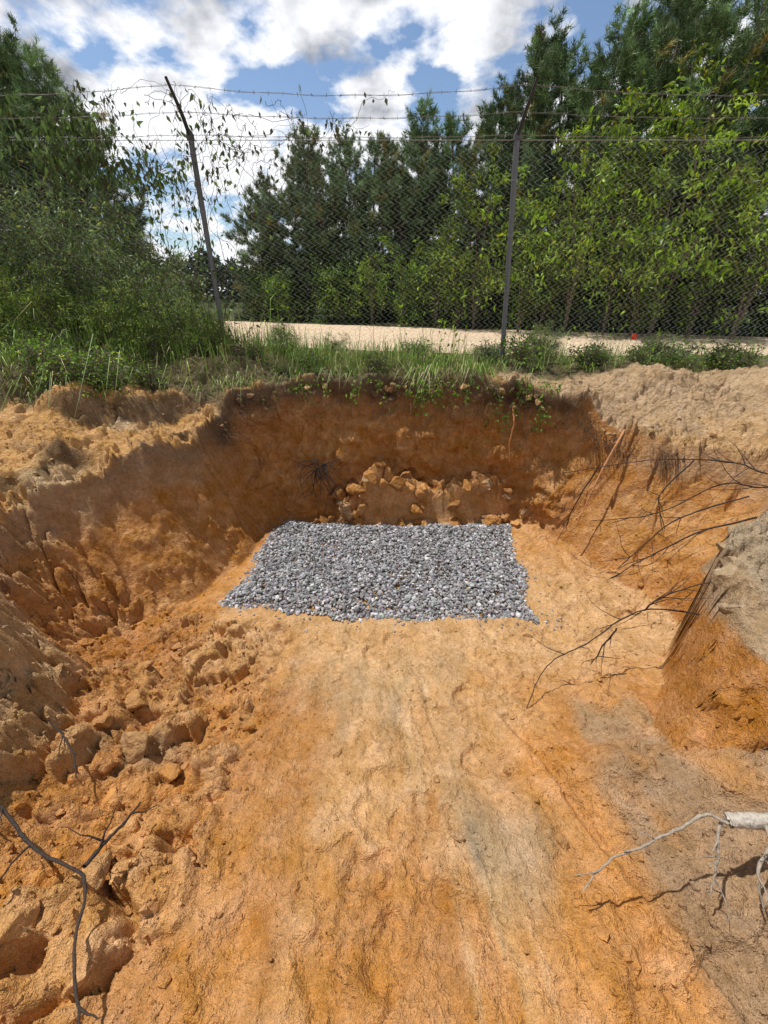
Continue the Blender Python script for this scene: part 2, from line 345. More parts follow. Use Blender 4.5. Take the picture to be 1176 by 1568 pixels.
# ------------------------------------------------------------------ rocks / clods
import bmesh
def ico(sub):
    bm = bmesh.new(); bmesh.ops.create_icosphere(bm, subdivisions=sub, radius=1)
    V = np.array([v.co[:] for v in bm.verts]); F = np.array([[v.index for v in f.verts] for f in bm.faces]); bm.free(); return V, F
I1 = ico(1); I3 = ico(4)
def rock(base, r, planes=9, lo=.45, hi=.85):
    V = base[0].copy()
    for _ in range(planes):
        n = nrm(r.normal(size=3)); d = r.uniform(lo, hi); q = np.maximum(V@n-d, 0); V = V-q[:, None]*n
    return V
def scatter(name, P, sizes, lib, flat, cols, mat, smooth=False, acc=None):
    A = acc or Acc(); n = len(P)
    kk = rng.integers(0, len(lib), n); q = nrm(rng.normal(size=(n, 4)))
    w, x, y, z = q.T
    R = np.stack([1-2*(y*y+z*z), 2*(x*y-z*w), 2*(x*z+y*w), 2*(x*y+z*w), 1-2*(x*x+z*z), 2*(y*z-x*w), 2*(x*z-y*w), 2*(y*z+x*w), 1-2*(x*x+y*y)], -1).reshape(-1, 3, 3)
    for k in range(len(lib)):
        m = np.where(kk == k)[0]
        if not len(m): continue
        V, F = lib[k]
        W = np.einsum('nij,vj->nvi', R[m], V)*sizes[m][:, None, None]
        W[..., 2] *= flat; W += P[m][:, None]
        FF = (F[None]+np.arange(len(m))[:, None, None]*len(V)).reshape(-1, 3)
        A.add(W.reshape(-1, 3), FF, np.repeat(cols[m], len(V), 0))
    if acc is not None: return None
    return A.build(name, [mat], smooth)
lib1 = [(rock(I1, rng, 4, .5, .8)*np.array([1, rng.uniform(.6, 1), rng.uniform(.5, .9)]), I1[1]) for _ in range(12)]
n = 20000
u = rng.random(n); v = rng.random(n)
NL, NR, FR, FL = map(np.array, ((-1.30,2.36),(1.15,2.22),(1.40,3.66),(-1.12,3.72)))
p = ((1-u)*(1-v))[:, None]*NL+(u*(1-v))[:, None]*NR+(u*v)[:, None]*FR+((1-u)*v)[:, None]*FL
p[:, 0] += .09*fbm(p[:, 1]*3.2, p[:, 0]*0, 5, 4)*np.abs(u-.5)*2; p[:, 1] += .09*fbm(p[:, 0]*3.2, p[:, 1]*0, 6, 4)*np.abs(v-.5)*2
p += rng.normal(size=p.shape)*.010
sz = rng.lognormal(math.log(.0150), .28, n)
ed = np.minimum(np.minimum(u, 1-u)*2.4, np.minimum(v, 1-v)*1.5)
zz = .002+.045*ss(0, .12, ed)*rng.random(n)**.6+.012*fbm(p[:, 0]*2, p[:, 1]*2, 9, 3)
cc = np.array([.278,.276,.288])[None]*rng.lognormal(0, .44, n)[:, None]*(1+.04*rng.normal(size=(n, 3)))
stray = 220
a = rng.random(stray)*6.28; px = np.clip(1.35*np.cos(a)*1.3, -1.2, 1.25)+rng.normal(size=stray)*.07; py = 3.0+np.clip(.9*np.sin(a)*1.3, -.8, .70)+rng.normal(size=stray)*.05
p = np.vstack([p, np.stack([px, py], -1)]); zz = np.concatenate([zz, H(px, py)+.005]); sz = np.concatenate([sz, rng.uniform(.007, .015, stray)])
cc = np.vstack([cc, np.array([.26,.26,.27])[None]*rng.lognormal(0, .3, stray)[:, None]])
scatter("gravel_bed", np.column_stack([p, zz]), sz, lib1, .8, np.clip(cc, .03, .7), M_stone)

lib2 = []
for _ in range(9):
    V = rock(I3, rng, 9, .40, .88)*np.array([1, rng.uniform(.6, 1), rng.uniform(.45, .85)])
    sd_ = int(rng.integers(999)); nn = (fbm(V[:,0]*2.2+9, V[:,1]*2.2+V[:,2]*1.8, sd_, 4, .6)+.5*fbm(V[:,0]*5-V[:,2]*4, V[:,1]*5+3, sd_+50, 3, .6))[:, None]
    lib2.append((V*(1+.22*nn), I3[1]))
n = 34000
x = rng.uniform(-3.3, 3.5, n); y = .2+4.1*rng.random(n)**1.15
z, s, g, k = terrain(x, y)
patch = ss(-.1,.4,fbm(x*2.2,y*2.2,400,3))
w = (.01+.18*patch*(s<=0))+.7*k['lm']+.5*k['rt']+.3*((s > .03) & (s < .5))+.3*(s >= 1)+.6*ss(.02,.1,k['bank'])+.2*k['stm']+.4*ss(-.3,-.8,x)*ss(1.,.5,y)
ing = (np.abs(x) < 1.38) & (y > 2.15) & (y < 3.85)
ok = (rng.random(n) < w) & ~ing & ~((y > 3.55)&(s>.1)&(s<1))
x, y, z = x[ok], y[ok], z[ok]; c = colour(x, y, z, s[ok], g[ok], {q: v[ok] for q, v in k.items()})
scatter("soil_crumbs", np.column_stack([x, y, z+.0005]), rng.lognormal(math.log(.0060), .55, len(x)), lib1, .75, c*rng.uniform(.72,.95,len(x))[:,None], M_clod)
n = 560
x = rng.uniform(-3.0, 3.0, n); y = rng.uniform(.3, 4.0, n); z, s, g, k = terrain(x, y)
w = .7*k['lm']+.18*k['rt']+.10*((s > .03) & (s < .35))+.10*(s >= 1)+.02
ing = (np.abs(x) < 1.38) & (y > 2.1) & (y < 3.78)
ok = (rng.random(n) < w) & ~ing & ~((y > 3.5)&(s>.1)&(s<1))
x, y = x[ok], y[ok]; size = rng.lognormal(math.log(.025), .5, len(x))
hx = np.array([-1.15,-1.25,-1.0,-.98,-1.08,-1.3,-1.22,-1.15,-.95,-1.45,-1.62,-1.35,-.85,-1.05,-1.5,-.80])
hy = np.array([1.08,.98,.74,.55,.40,1.32,1.5,.85,.95,1.6,1.8,1.15,.50,.62,1.95,.70])
hs = np.array([.095,.07,.10,.075,.085,.08,.08,.07,.06,.08,.08,.07,.05,.06,.06,.05])
x = np.concatenate([x, hx]); y = np.concatenate([y, hy]); size = np.concatenate([size, hs])
z, s, g, k = terrain(x, y); c = colour(x, y, z, s, g, k)*.93
A = Acc(); scatter("", np.column_stack([x, y, z-size*.12]), size, lib2, .8, c, None, acc=A)
q = np.random.default_rng(77); n = 64
x = q.uniform(-.6, 1.6, n); y = q.uniform(3.70, 3.95, n); x[:12] = q.uniform(-1.1,1.7,12); y[:12] = 3.76
z = np.minimum(H(x, y), .62); sz = q.uniform(.035, .125, n)
c = np.array([.52,.25,.075])[None]*q.lognormal(0,.12,n)[:,None]; c[::3] = np.array([.48,.29,.14])
scatter("", np.column_stack([x, y-.02, z+.0*sz]), sz, lib2, .8, c, None, acc=A)
bx = np.array([1.70,1.64,1.78,1.85,1.68,1.95,1.64,1.8,1.60]); by = np.array([1.52,1.38,1.62,1.72,1.2,1.8,1.02,1.45,1.28]); bz = np.array([1.04,.98,1.05,1.06,.97,1.08,.95,1.05,.84]); bs = np.array([.11,.09,.09,.10,.11,.09,.09,.09,.08])
scatter("", np.column_stack([bx, by, bz-.05]), bs, lib2, .75, np.tile(np.array([.43,.31,.185]), (9,1)), None, acc=A)
seg = RIM[9:19]; n = 260; P=[]; Cc=[]; Sz=[]
for _ in range(n):
    kx = q.integers(0, len(seg)-1); t = q.random(); pp = seg[kx]*(1-t)+seg[kx+1]*t; e = seg[kx+1]-seg[kx]; nin = np.array([e[1], -e[0]])/np.hypot(*e)
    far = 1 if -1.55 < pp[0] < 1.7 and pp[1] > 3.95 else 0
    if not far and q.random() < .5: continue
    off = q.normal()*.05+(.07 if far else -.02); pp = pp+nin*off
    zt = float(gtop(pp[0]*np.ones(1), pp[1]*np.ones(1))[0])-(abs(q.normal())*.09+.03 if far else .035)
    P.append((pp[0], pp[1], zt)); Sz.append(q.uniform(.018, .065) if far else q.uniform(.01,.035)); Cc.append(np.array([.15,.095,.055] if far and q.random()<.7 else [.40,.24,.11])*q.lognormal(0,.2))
scatter("", np.array(P), np.array(Sz), lib2, .8, np.array(Cc), None, acc=A)
A.build("dirt_clods", [M_clod], True)

# ------------------------------------------------------------------ fence
fence = bpy.data.objects.new("chain_link_fence", None); COL.objects.link(fence)
def child(ob, par): ob.parent = par; return ob
def fbase(x): return np.interp(x, [-8,-1.875,0,1.42,8], [1.72,1.64,1.5,1.44,1.42])
posts = [(-8.3,-8.3),(-5.1,-5.1),(-1.875,-1.845),(1.42,1.27),(4.7,4.65),(7.9,7.9)]
for q_, (xb, xt) in enumerate(posts):
    A = Acc(); zb = fbase(xb)
    V, F = tube([(xb,5,zb-.3),(xb,5,zb),((xb+xt)/2,5.0,(zb+3.5)/2),(xt,5.0,3.50)], .027, 12); A.add(V, F, (.13,.135,.15))
    V, F = tube([(xt,5.0,3.49),(xt,5.0,3.53),(xt,4.97,3.56)], [.036,.036,.02], 12); A.add(V, F, (.08,.08,.09))
    V, F = tube([(xt,5.0,3.51),(xt-.0+.01,4.86,3.64),(xt+(.03 if xt>0 else -.0),4.68,3.81)], [.019,.017,.012], 8); A.add(V, F, (.035,.035,.04))
    for zt in (zb+.3, zb+.8, zb+1.3, zb+1.75):
        V, F = tube([(xb+(xt-xb)*(zt-zb)/2,5.0,zt-.006),(xb+(xt-xb)*(zt-zb)/2,5.0,zt+.006)], .031, 12); A.add(V, F, (.2,.2,.2))
    child(A.build("post_%d" % (q_+1), [M_metal], True), fence)
a = .035; A = Acc(); segs0=[]; segs1=[]
for iw, x0 in enumerate(np.arange(-7.0, 6.6, 2*a)):
    zb = fbase(x0)+.03; nz = int((3.5-zb)/a); zz_ = 3.5-np.arange(nz+1)*a
    sg = np.where(np.arange(nz+1) % 2 == 0, 1, -1)
    xx = x0+a*sg*1.03; yy = 5.035+.004*sg+.025*fbm(np.full(nz+1, x0*1.1), zz_*1.1, 4, 2)
    xx = xx+.02*fbm(np.full(nz+1, x0*.8), zz_*.8, 6, 2)
    Pp = np.stack([xx, yy, zz_], -1); segs0.append(Pp[:-1]); segs1.append(Pp[1:])
p0 = np.concatenate(segs0); p1 = np.concatenate(segs1); m = len(p0)
D = nrm(p1-p0); Aa = nrm(np.cross(D, np.array([0, 1, 0.]))); Bb = np.cross(D, Aa); r = .00105
ring = [math.cos(t)*Aa*r+math.sin(t)*Bb*r for t in (0, 2.09, 4.19)]
V = np.stack([p0+q for q in ring]+[p1+q for q in ring], 1).reshape(-1, 3)
b = np.arange(m)[:, None]*6
F = np.concatenate([b+np.array([[0,1,4,3]]), b+np.array([[1,2,5,4]]), b+np.array([[2,0,3,5]])])
A.add(V, F, (.42,.43,.45)); child(A.build("wire_mesh", [M_metal]), fence)
A = Acc()
for wi, (wy, wz) in enumerate([(5.0,3.53),(4.86,3.65),(4.72,3.78)]):
    for side in (0, .006):
        P = []
        for k in range(len(posts)-1):
            x0, x1 = posts[k][1], posts[k+1][1]
            for t in np.linspace(0, 1, 40, endpoint=False):
                sag = .05*(wi*.5+.4)*4*t*(1-t)
                xq = x0+(x1-x0)*t
                P.append((xq, wy+side*math.sin(xq*90), wz-sag+side*math.cos(xq*90)))
        V, F = tube(P, .0014, 4); A.add(V, F, (.16,.14,.13))
    for xq in np.arange(-8, 7.8, .125):
        for k in range(len(posts)-1):
            if posts[k][1] <= xq < posts[k+1][1]:
                t = (xq-posts[k][1])/(posts[k+1][1]-posts[k][1]); zq = wz-.05*(wi*.5+.4)*4*t*(1-t)
        d1 = rng.normal(size=3)*.5; d1 = nrm(d1+np.array([0,0,.1]))*.016
        for d in (d1, nrm(np.cross(d1, [1,0,0]))*.016):
            V, F = tube([(xq,wy,zq)-d, (xq,wy,zq)+d], .0018, 3); A.add(V, F, (.15,.14,.13))
child(A.build("barbed_wire", [M_metal]), fence)
A = Acc()
V, F = tube([(-8.3,5.03,3.5),(7.9,5.03,3.5)], .003, 4); A.add(V, F, (.25,.25,.25))
child(A.build("tension_wire", [M_metal]), fence)

# ------------------------------------------------------------------ vegetation generators
def pine(name, h, seed, R=.30, cb=.12, dens=1.0, peak=.35):
    r = np.random.default_rng(seed); A = Acc()
    lean = r.normal(size=2)*.05*h
    tz = np.linspace(0, h*.97, 9); tx = lean[0]*(tz/h)**2+.05*np.sin(tz*1.3+seed); ty = lean[1]*(tz/h)**2+.05*np.cos(tz*1.1+seed)
    V, F = tube(np.stack([tx, ty, tz-.2], -1), np.linspace(.016*h, .003*h, 9), 8); A.add(V, F, (.15,.11,.085))
    nb = int(h*13*dens); NP=[]; ND=[]; NC=[]; az = r.random()*6.28
    gaps = r.uniform(0, 6.28, 5); gz_ = r.uniform(cb, 1, 5)
    for b in range(nb):
        zf = cb+(1-cb)*((b+r.random())/nb); az += 2.4+r.normal()*.6
        if any(abs((az-ga+3.14) % 6.28-3.14) < .7 and abs(zf-gg) < .07 for ga, gg in zip(gaps, gz_)): continue
        prof = (1-zf)**.62*(.55+.45*min(1, (zf-cb)/(peak-cb+.01)))
        ln = h*R*prof*r.uniform(.55, 1.35)+.22
        pit = math.radians(-5+62*zf**1.5+r.normal()*13)
        d = np.array([math.cos(az)*math.cos(pit), math.sin(az)*math.cos(pit), math.sin(pit)])
        p0 = np.array([np.interp(zf*h*.97, tz, tx), np.interp(zf*h*.97, tz, ty), zf*h*.97-.2])
        bend = r.uniform(.05, .35)
        t = np.linspace(0, 1, 5)[:, None]; P = p0+d*ln*t+np.array([0, 0, 1.])*ln*bend*t*t
        V, F = tube(P, np.linspace(.009+.007*ln, .003, 5), 3); A.add(V, F, (.14,.11,.085))
        side = nrm(np.cross(d, [0, 0, 1.]))
        ns = max(3, int(ln*7*dens))
        for s_ in range(ns):
            q = r.uniform(.22, 1)**.8; pc = p0+d*ln*q+np.array([0, 0, 1.])*ln*bend*q*q
            sd = side*r.choice([-1, 1]); dd = nrm(d*r.uniform(.4,1)+sd*r.uniform(.2,.9)+np.array([0, 0, r.uniform(-.1,.6)])); sl = (.20+.30*ln*(1-q)+.10)*r.uniform(.6,1.2)
            nt_ = int(5+sl*12); tt = r.uniform(.15, 1, nt_)
            ctr = pc+dd*sl*tt[:, None]+r.normal(size=(nt_, 3))*.035
            k = 10
            Pn = np.repeat(ctr, k, 0)+r.normal(size=(nt_*k, 3))*.015; Dn = dd[None]*.7+r.normal(size=(nt_*k, 3))*.6+np.array([0,0,.15])
            tone = r.lognormal(0, .32)*(.75+.5*zf)*(.8+.4*q)
            cc = np.array([.112,.170,.072])*tone*r.lognormal(0, .15, nt_)[:, None]
            if r.random() < .04: cc = cc*np.array([2.2,1.2,.8])
            NP.append(Pn); ND.append(Dn); NC.append(np.repeat(cc, k, 0))
    NP = np.concatenate(NP); ND = np.concatenate(ND); NC = np.concatenate(NC)
    V, F = needles(NP, ND, r.uniform(.11, .21, len(NP)), .0085, r); A.add(V, F, np.repeat(NC, 3, 0), 1)
    return A.build(name, [M_bark, M_needle], False, False).data
def broad(name, h, seed, nst=3, spread=.35, ll=.10, lw=.022, nl=2500, col=(.13,.20,.03), clus=.12, low=.15):
    r = np.random.default_rng(seed); A = Acc(); tips = []
    for s_ in range(nst):
        az = r.random()*6.28; sp = spread*h*r.uniform(.3, 1); hh = h*r.uniform(.6, 1)
        t = np.linspace(0, 1, 7)[:, None]
        P = np.array([math.cos(az), math.sin(az), 0])*sp*(t**1.5)+np.array([0, 0, hh])*t+np.cumsum(r.normal(size=(7, 3))*.02*h, 0)*t; P[0] = (0, 0, -.1)
        V, F = tube(P, np.linspace(.006*h+.004, .002, 7), 5); A.add(V, F, (.14,.115,.085))
        for b in range(11):
            q = r.uniform(low, .97); i0 = q*6; p0 = P[int(i0)]+(P[min(6, int(i0)+1)]-P[int(i0)])*(i0-int(i0))
            az2 = r.random()*6.28; ln = h*.32*(1.15-q)*r.uniform(.5, 1.3)+.08
            d = np.array([math.cos(az2), math.sin(az2), r.uniform(0, .9)])
            tt = np.linspace(0, 1, 5)[:, None]; Q = p0+d*ln*tt+np.array([0, 0, -.25])*ln*tt**2+r.normal(size=(5, 3))*.02*ln; Q[0] = p0
            V, F = tube(Q, np.linspace(.005, .0015, 5), 3); A.add(V, F, (.14,.115,.085)); tips.append(Q)
            for c_ in range(3):
                e = Q[r.integers(2, 5)]; d2 = nrm(d+r.normal(size=3)*.8); Q2 = e+d2*ln*.5*np.linspace(0, 1, 4)[:, None]
                V, F = tube(Q2, np.linspace(.003, .001, 4), 3); A.add(V, F, (.14,.115,.085)); tips.append(Q2)
    wgt = r.lognormal(0, .8, len(tips)); wgt /= wgt.sum()
    k = r.choice(len(tips), nl, p=wgt); tq = r.uniform(.15, 1, nl)
    PP = np.array([tips[a_][min(len(tips[a_])-1, int(t_*len(tips[a_])))] for a_, t_ in zip(k, tq)])+r.normal(size=(nl, 3))*clus*.5
    DD = r.normal(size=(nl, 3))*.6+np.array([0, 0, -.35])+nrm(PP*np.array([1, 1, 0])+1e-6)*.4
    tone = r.lognormal(0, .5, len(tips))[k]*r.lognormal(0, .22, nl)
    cc = np.array(col)*tone[:, None]; yl = (r.random(nl) < .07); cc[yl] = cc[yl]*np.array([2.2, 1.5, .8])
    V, F = leaves(PP, DD, ll*r.uniform(.6, 1.2, nl), lw*r.uniform(.7, 1.2, nl), r); A.add(V, F, np.repeat(np.clip(cc, 0.005, .6), 4, 0), 1)
    return A.build(name, [M_bark, M_leaf], False, False).data
def inst(name, me, x, y, z, s, rot=None, sz=1):
    ob = bpy.data.objects.new(name, me); ob.location = (x, y, z); ob.scale = (s, s, s*sz)
    ob.rotation_euler = (0, 0, rng.random()*6.28 if rot is None else rot); COL.objects.link(ob); return ob
pines = [pine("pine_a", 7.0, 11), pine("pine_b", 6.0, 12, .34), pine("pine_c", 5.2, 13, .38, .06), pine("pine_d", 7.4, 14, .27, .25, .9, .5), pine("pine_e", 6.6, 18, .33, .3, .9, .6)]
ph = [7.0, 6.0, 5.2, 7.4, 6.6]
def pt(k, x, y, hgt): inst("pine_tree", pines[k], x, y, 1.3, hgt/ph[k], None, 1)
for k, x, y, hh in [(2,-4.9,18,4.7),(0,-3.0,18,5.9),(1,-1.3,18.5,5.4),(2,0,17.5,5.3),(4,1.4,18,6.5),(1,2.6,17.5,5.9),(0,3.6,16,6.0),(3,4.2,15,7.1),(1,5.2,15,6.5),(4,6.0,14,6.9),(3,6.9,13.2,7.4),(1,7.9,12.5,6.9),(0,9.2,12.3,6.8),(2,-3.9,20,5.2),(4,-.4,20.5,6.1),(2,2.0,16.5,4.8),(3,5.0,18,7.6),(0,7.5,16,8.1),(4,9,15,8.0),(2,3.2,14.5,4.5),(2,4.8,13.2,4.8),(2,7,11.6,4.6),(1,-2.1,16.8,4.5),
    (2,.9,16.2,4.6),(0,-6.4,25,5.0),(3,12,15,9),
    (0,-6.4,9.6,5.0),(4,-5.75,9.3,4.4),(2,-5.2,9.4,3.6),(3,-7.6,10.2,5.8),(1,-8.8,9.6,5.6),(2,-6.9,8.4,3.9),(0,-9.5,12,6.5),(2,-8.1,8.0,4.5)]:
    pt(k, x, y, hh)
for x, y in [(-2,23),(2,22.5),(5.5,22),(9,19),(13,17),(-4,25),(.5,25)]: pt(int(rng.integers(0, 5)), x, y, rng.uniform(6, 7.2)+(1.2 if x > 6 else 0))
for x, y in [(-12,12),(-15,19),(-17,25)]: pt(int(rng.integers(0, 5)), x, y, rng.uniform(5, 7.5))
A = Acc(); n = 50000; r = rng
ang = r.uniform(-1.25, 1.25, n); rad = 60+r.uniform(0, 14, n); top = 5.0+2.6*fbm(ang*22, ang*0, 3, 5, .6)
P = np.stack([np.sin(ang)*rad, np.cos(ang)*rad, 1.3+top*r.random(n)**.8], -1)
V, F = leaves(P, r.normal(size=(n, 3)), r.uniform(.4, .9, n), .18, r)
A.add(V, F, np.repeat(np.array([.07,.10,.06])*r.lognormal(0, .35, n)[:, None], 4, 0)); A.build("distant_tree_line", [M_needle])
sap = [broad("sapling_a", 3.4, 31, 4, .25, .12, .022, 1700, (.13,.20,.03)), broad("sapling_b", 2.6, 32, 5, .4, .11, .022, 1700, (.11,.18,.03)), broad("sapling_c", 4.2, 33, 4, .22, .12, .021, 1900, (.14,.20,.03))]
for k, x, y, s in [(2,2.6,12.6,1.0),(0,3.6,11.6,1.0),(2,4.6,11.0,1.1),(0,5.4,10.6,1.1),(2,6.3,10.2,1.15),(1,7.0,9.9,1.2),(2,7.8,9.6,1.1),(0,1.6,13.4,.9),(1,.6,14.2,.85),(0,-.4,14.6,.7),(1,-1.4,15.2,.7),(0,8.6,9.2,1.2),(1,4.0,11.3,.8),(1,5.9,10.3,.8),(1,2.2,13,.9),(1,-3.4,16.2,.6),(2,9.4,9.0,1.1),(0,5.0,12,1.3),(2,6.6,11.2,1.4)]:
    inst("broadleaf_sapling", sap[k], x, y, 1.3, s)
dark = broad("understory_bush", 1.5, 35, 7, .5, .09, .02, 3400, (.08,.135,.028), .2, .02)
for _ in range(34):
    x = rng.uniform(-6, 11); y = 14.6-.45*x+rng.uniform(0, 2.0); inst("understory_bush", dark, x, max(y, 9.2), 1.28, rng.uniform(.7, 1.5))
wd = [broad("tall_weed_a", 1.7, 41, 8, .28, .08, .006, 4200, (.135,.185,.07), .10, .1), broad("tall_weed_b", 1.3, 42, 9, .4, .07, .007, 3800, (.16,.23,.055), .08, .05), broad("shrub_c", 2.1, 43, 6, .35, .085, .013, 3300, (.10,.145,.055), .14, .1)]
def gz(x, y): return float(H([x], [y])[0])
for k, x, y, s in [(0,-3.6,5.4,1.0),(0,-4.2,5.5,1.05),(2,-4.9,5.8,1.1),(2,-4.2,6.6,1.1),(1,-3.1,5.3,.9),(1,-2.6,5.25,.7),(0,-3.0,6.0,.85),(2,-5.6,6.4,1.3),(2,-3.8,7.2,.85),(0,-5.0,5.0,1.1),(1,-4.3,4.6,.9),(1,-3.5,4.5,.7),(1,-2.2,5.3,.5),(2,-6.6,6.6,1.4),(2,-5,7.6,1.2),(1,-2.9,4.6,.5),(1,-1.3,5.5,.38),(1,3.4,5.3,.33),(1,1.9,5.25,.4),(0,2.1,5.4,.3),(1,-.6,5.4,.28),(1,-2.5,4.6,.5),(1,-1.9,4.7,.4)]:
    inst("tall_weed" if k < 2 else "wild_shrub", wd[k], x, y, gz(x, y), s)
lw = broad("low_weed", .35, 51, 8, .9, .045, .011, 420, (.13,.22,.04), .05, .05)
for x, y, s in [(-2.45,3.62,.9),(-2.75,3.5,.9),(-2.2,3.8,.7),(-2.6,3.75,1.0),(-3.0,3.7,.9),(-2.5,3.5,.8)]+[(rng.uniform(1.3, 4.2), rng.uniform(4.6, 5.4), rng.uniform(.5, 1.0)) for _ in range(20)]+[(rng.uniform(-2.5, 1.4), rng.uniform(4.3, 5.4), rng.uniform(.3, .7)) for _ in range(16)]:
    inst("low_weed", lw, x, y, gz(x, y)-.02, s)

# grass
n = 56000
x = rng.uniform(-6, 5.5, n); y = rng.uniform(3.3, 7.0, n)
vy = np.where(x < 1.2, 4.20, 4.6+.12*(x-1.2)); vy = np.where(x < -1.3, 4.20+(x+1.3)*.55, vy)
dn = ss(-.05, .12, y-vy)*(.18+.82*ss(-.25,.2,fbm(x*2.3, y*2.3, 71, 3)))*np.where(x > 1.2, .5, 1)*ss(6.8,5.6,y)
ok = rng.random(n) < dn; x, y = x[ok], y[ok]; z = H(x, y); n = len(x); vy = vy[ok]
L = rng.lognormal(math.log(.16), .45, n)*np.where(x < -.6, 1.35, 1.0)*(1+.6*fbm(x*2, y*2, 5, 2)); az = rng.random(n)*6.28; b = rng.uniform(.1, .9, n)
edge_ = (y-vy) < .18; az[edge_] = -1.57+rng.normal(size=edge_.sum())*.7; b[edge_] = rng.uniform(.7, 1.7, edge_.sum())
W = rng.uniform(.0018, .004, n)[:, None]
dx = np.stack([np.cos(az), np.sin(az), 0*az], -1); sd = np.stack([-np.sin(az), np.cos(az), 0*az], -1)
P0 = np.stack([x, y, z-.01], -1); up = np.array([0, 0, 1.])
P1 = P0+up*(L*.6*np.clip(1.3-b*.5,.4,1))[:, None]+dx*(L*b*.35)[:, None]; P2 = P0+up*(L*(1-.8*b))[:, None]+dx*(L*b*.75)[:, None]
V = np.stack([P0-sd*W, P0+sd*W, P1+sd*W*.8, P1-sd*W*.8, P2], 1).reshape(-1, 3)
b5 = np.arange(n)[:, None]*5
gc = np.array([.21,.33,.06])*rng.lognormal(0, .3, n)[:, None]; dry = rng.random(n) < .2; gc[dry] = np.array([.42,.35,.18])*rng.lognormal(0, .2, dry.sum())[:, None]
A = Acc(); A.add(V, b5+np.array([[0,1,2,3]]), np.repeat(gc, 5, 0))
A.T.append(b5+np.array([[3,2,4]])); A.mt.append(np.zeros(n, int))
A.build("grass", [M_grass])

# ------------------------------------------------------------------ vines on the fence
A = Acc(); r = np.random.default_rng(99)
def vine(P, rad, nleaf, ll, col, hang=.8, w=.25, off=.03):
    P = spline(P, 8)+0; P += np.cumsum(r.normal(size=P.shape)*.006, 0)
    V, F = tube(P, np.linspace(rad, rad*.4, len(P)), 4); A.add(V, F, (.10,.075,.05), 0)
    if nleaf:
        q = r.integers(0, len(P), nleaf); PP = P[q]+r.normal(size=(nleaf, 3))*off
        D = r.normal(size=(nleaf, 3))*.5+np.array([0, 0, -hang])
        c = np.array(col)*r.lognormal(0, .35, nleaf)[:, None]
        V, F = leaves(PP, D, ll*r.uniform(.6, 1.2, nleaf), ll*w*r.uniform(.7, 1.1, nleaf), r); A.add(V, F, np.repeat(c, 4, 0), 1)
for _ in range(70):
    x0 = r.uniform(-2.9, -.2); z0 = r.uniform(3.1, 3.75); P = [np.array([x0, r.uniform(4.75, 5.0), z0])]
    dirx = r.uniform(-1, 1)
    for k in range(6): P.append(P[-1]+np.array([dirx*r.uniform(.0, .22), r.normal()*.04, r.normal()*.09-.02]))
    vine(P, .0024, r.integers(1, 9), .06, (.07,.08,.04), 1.2)
for _ in range(60):
    x0 = r.uniform(-4.9, -1.6); P = [np.array([x0, 5.0+r.normal()*.05, 1.7])]
    for k in range(7): P.append(P[-1]+np.array([r.normal()*.12, r.normal()*.02, r.uniform(.15, .38)]))
    if P[-1][2] > 3.9: P = P[:-1]
    vine(P, .0035, int(r.integers(5, 45)), .07, (.09,.14,.045), .9)
for _ in range(30):
    x0 = r.uniform(-3.9, -2.1); P = [np.array([x0, 4.9, r.uniform(3.2, 3.6)])]
    for k in range(5): P.append(P[-1]+np.array([r.normal()*.12, r.normal()*.05-.02, r.uniform(-.06, .10)]))
    vine(P, .003, 26, .085, (.08,.12,.04), 1.3, .22, .06)
for _ in range(34):
    x0 = r.choice([r.uniform(.6, 4.4), r.uniform(-1.5, .6)], p=[.75, .25]); P = [np.array([x0, 5.02, 1.45])]
    for k in range(int(r.integers(3, 8))): P.append(P[-1]+np.array([r.normal()*.10, r.normal()*.02, r.uniform(.12, .32)]))
    vine(P, .002, int(r.integers(4, 16)), .065, (.17,.27,.03), .5)
for _ in range(50):
    x0 = r.uniform(1.6, 4.6); P = [np.array([x0, 5.05, r.uniform(2.4, 3.7)])]
    for k in range(5): P.append(P[-1]+np.array([r.normal()*.14, r.normal()*.03, r.uniform(-.2, .1)]))
    vine(P, .002, int(r.integers(6, 20)), .075, (.17,.27,.03), .8)
A.build("climbing_vine", [M_bark, M_leaf])

# ------------------------------------------------------------------ roots and branches
def branch(name, paths, r0, r1, col, twigs=0, tl=.25, seed=1, mat=None):
    q = np.random.default_rng(seed); A = Acc()
    for P in paths:
        P = spline(P, 8); P = P+np.cumsum(q.normal(size=P.shape)*.0022, 0)
        V, F = tube(P, np.linspace(r0, r1, len(P))*(1+.10*q.normal(size=len(P))), 7); A.add(V, F, np.array(col)*1.0)
        for t in range(twigs):
            i0 = q.integers(len(P)//5, len(P)-2); d = nrm(P[i0+1]-P[i0]); d2 = nrm(d+q.normal(size=3)*.75); l = tl*q.uniform(.4, 1)
            tt = np.linspace(0, 1, 6)[:, None]; T = P[i0]+d2*l*tt+q.normal(size=3)*.25*l*tt**2+q.normal(size=(6, 3))*.006*tt
            V, F = tube(T, np.linspace(r1*1.0+.0006, .0007, 6), 4); A.add(V, F, np.array(col)*1.0)
    return A.build(name, [mat or M_root], True)
dk = (.055,.04,.034)
branch("dead_branch", [[(1.75,1.5,.80),(1.65,1.525,.75),(1.456,1.655,.65),(1.135,1.555,.5),(.94,1.53,.35),(.76,1.315,.235)],[(1.456,1.655,.65),(1.50,1.62,.80),(1.65,1.55,.95)],[(1.30,1.6,.57),(1.25,1.58,.42),(1.22,1.57,.3)]], .005, .0025, dk, 6, .22, 3)
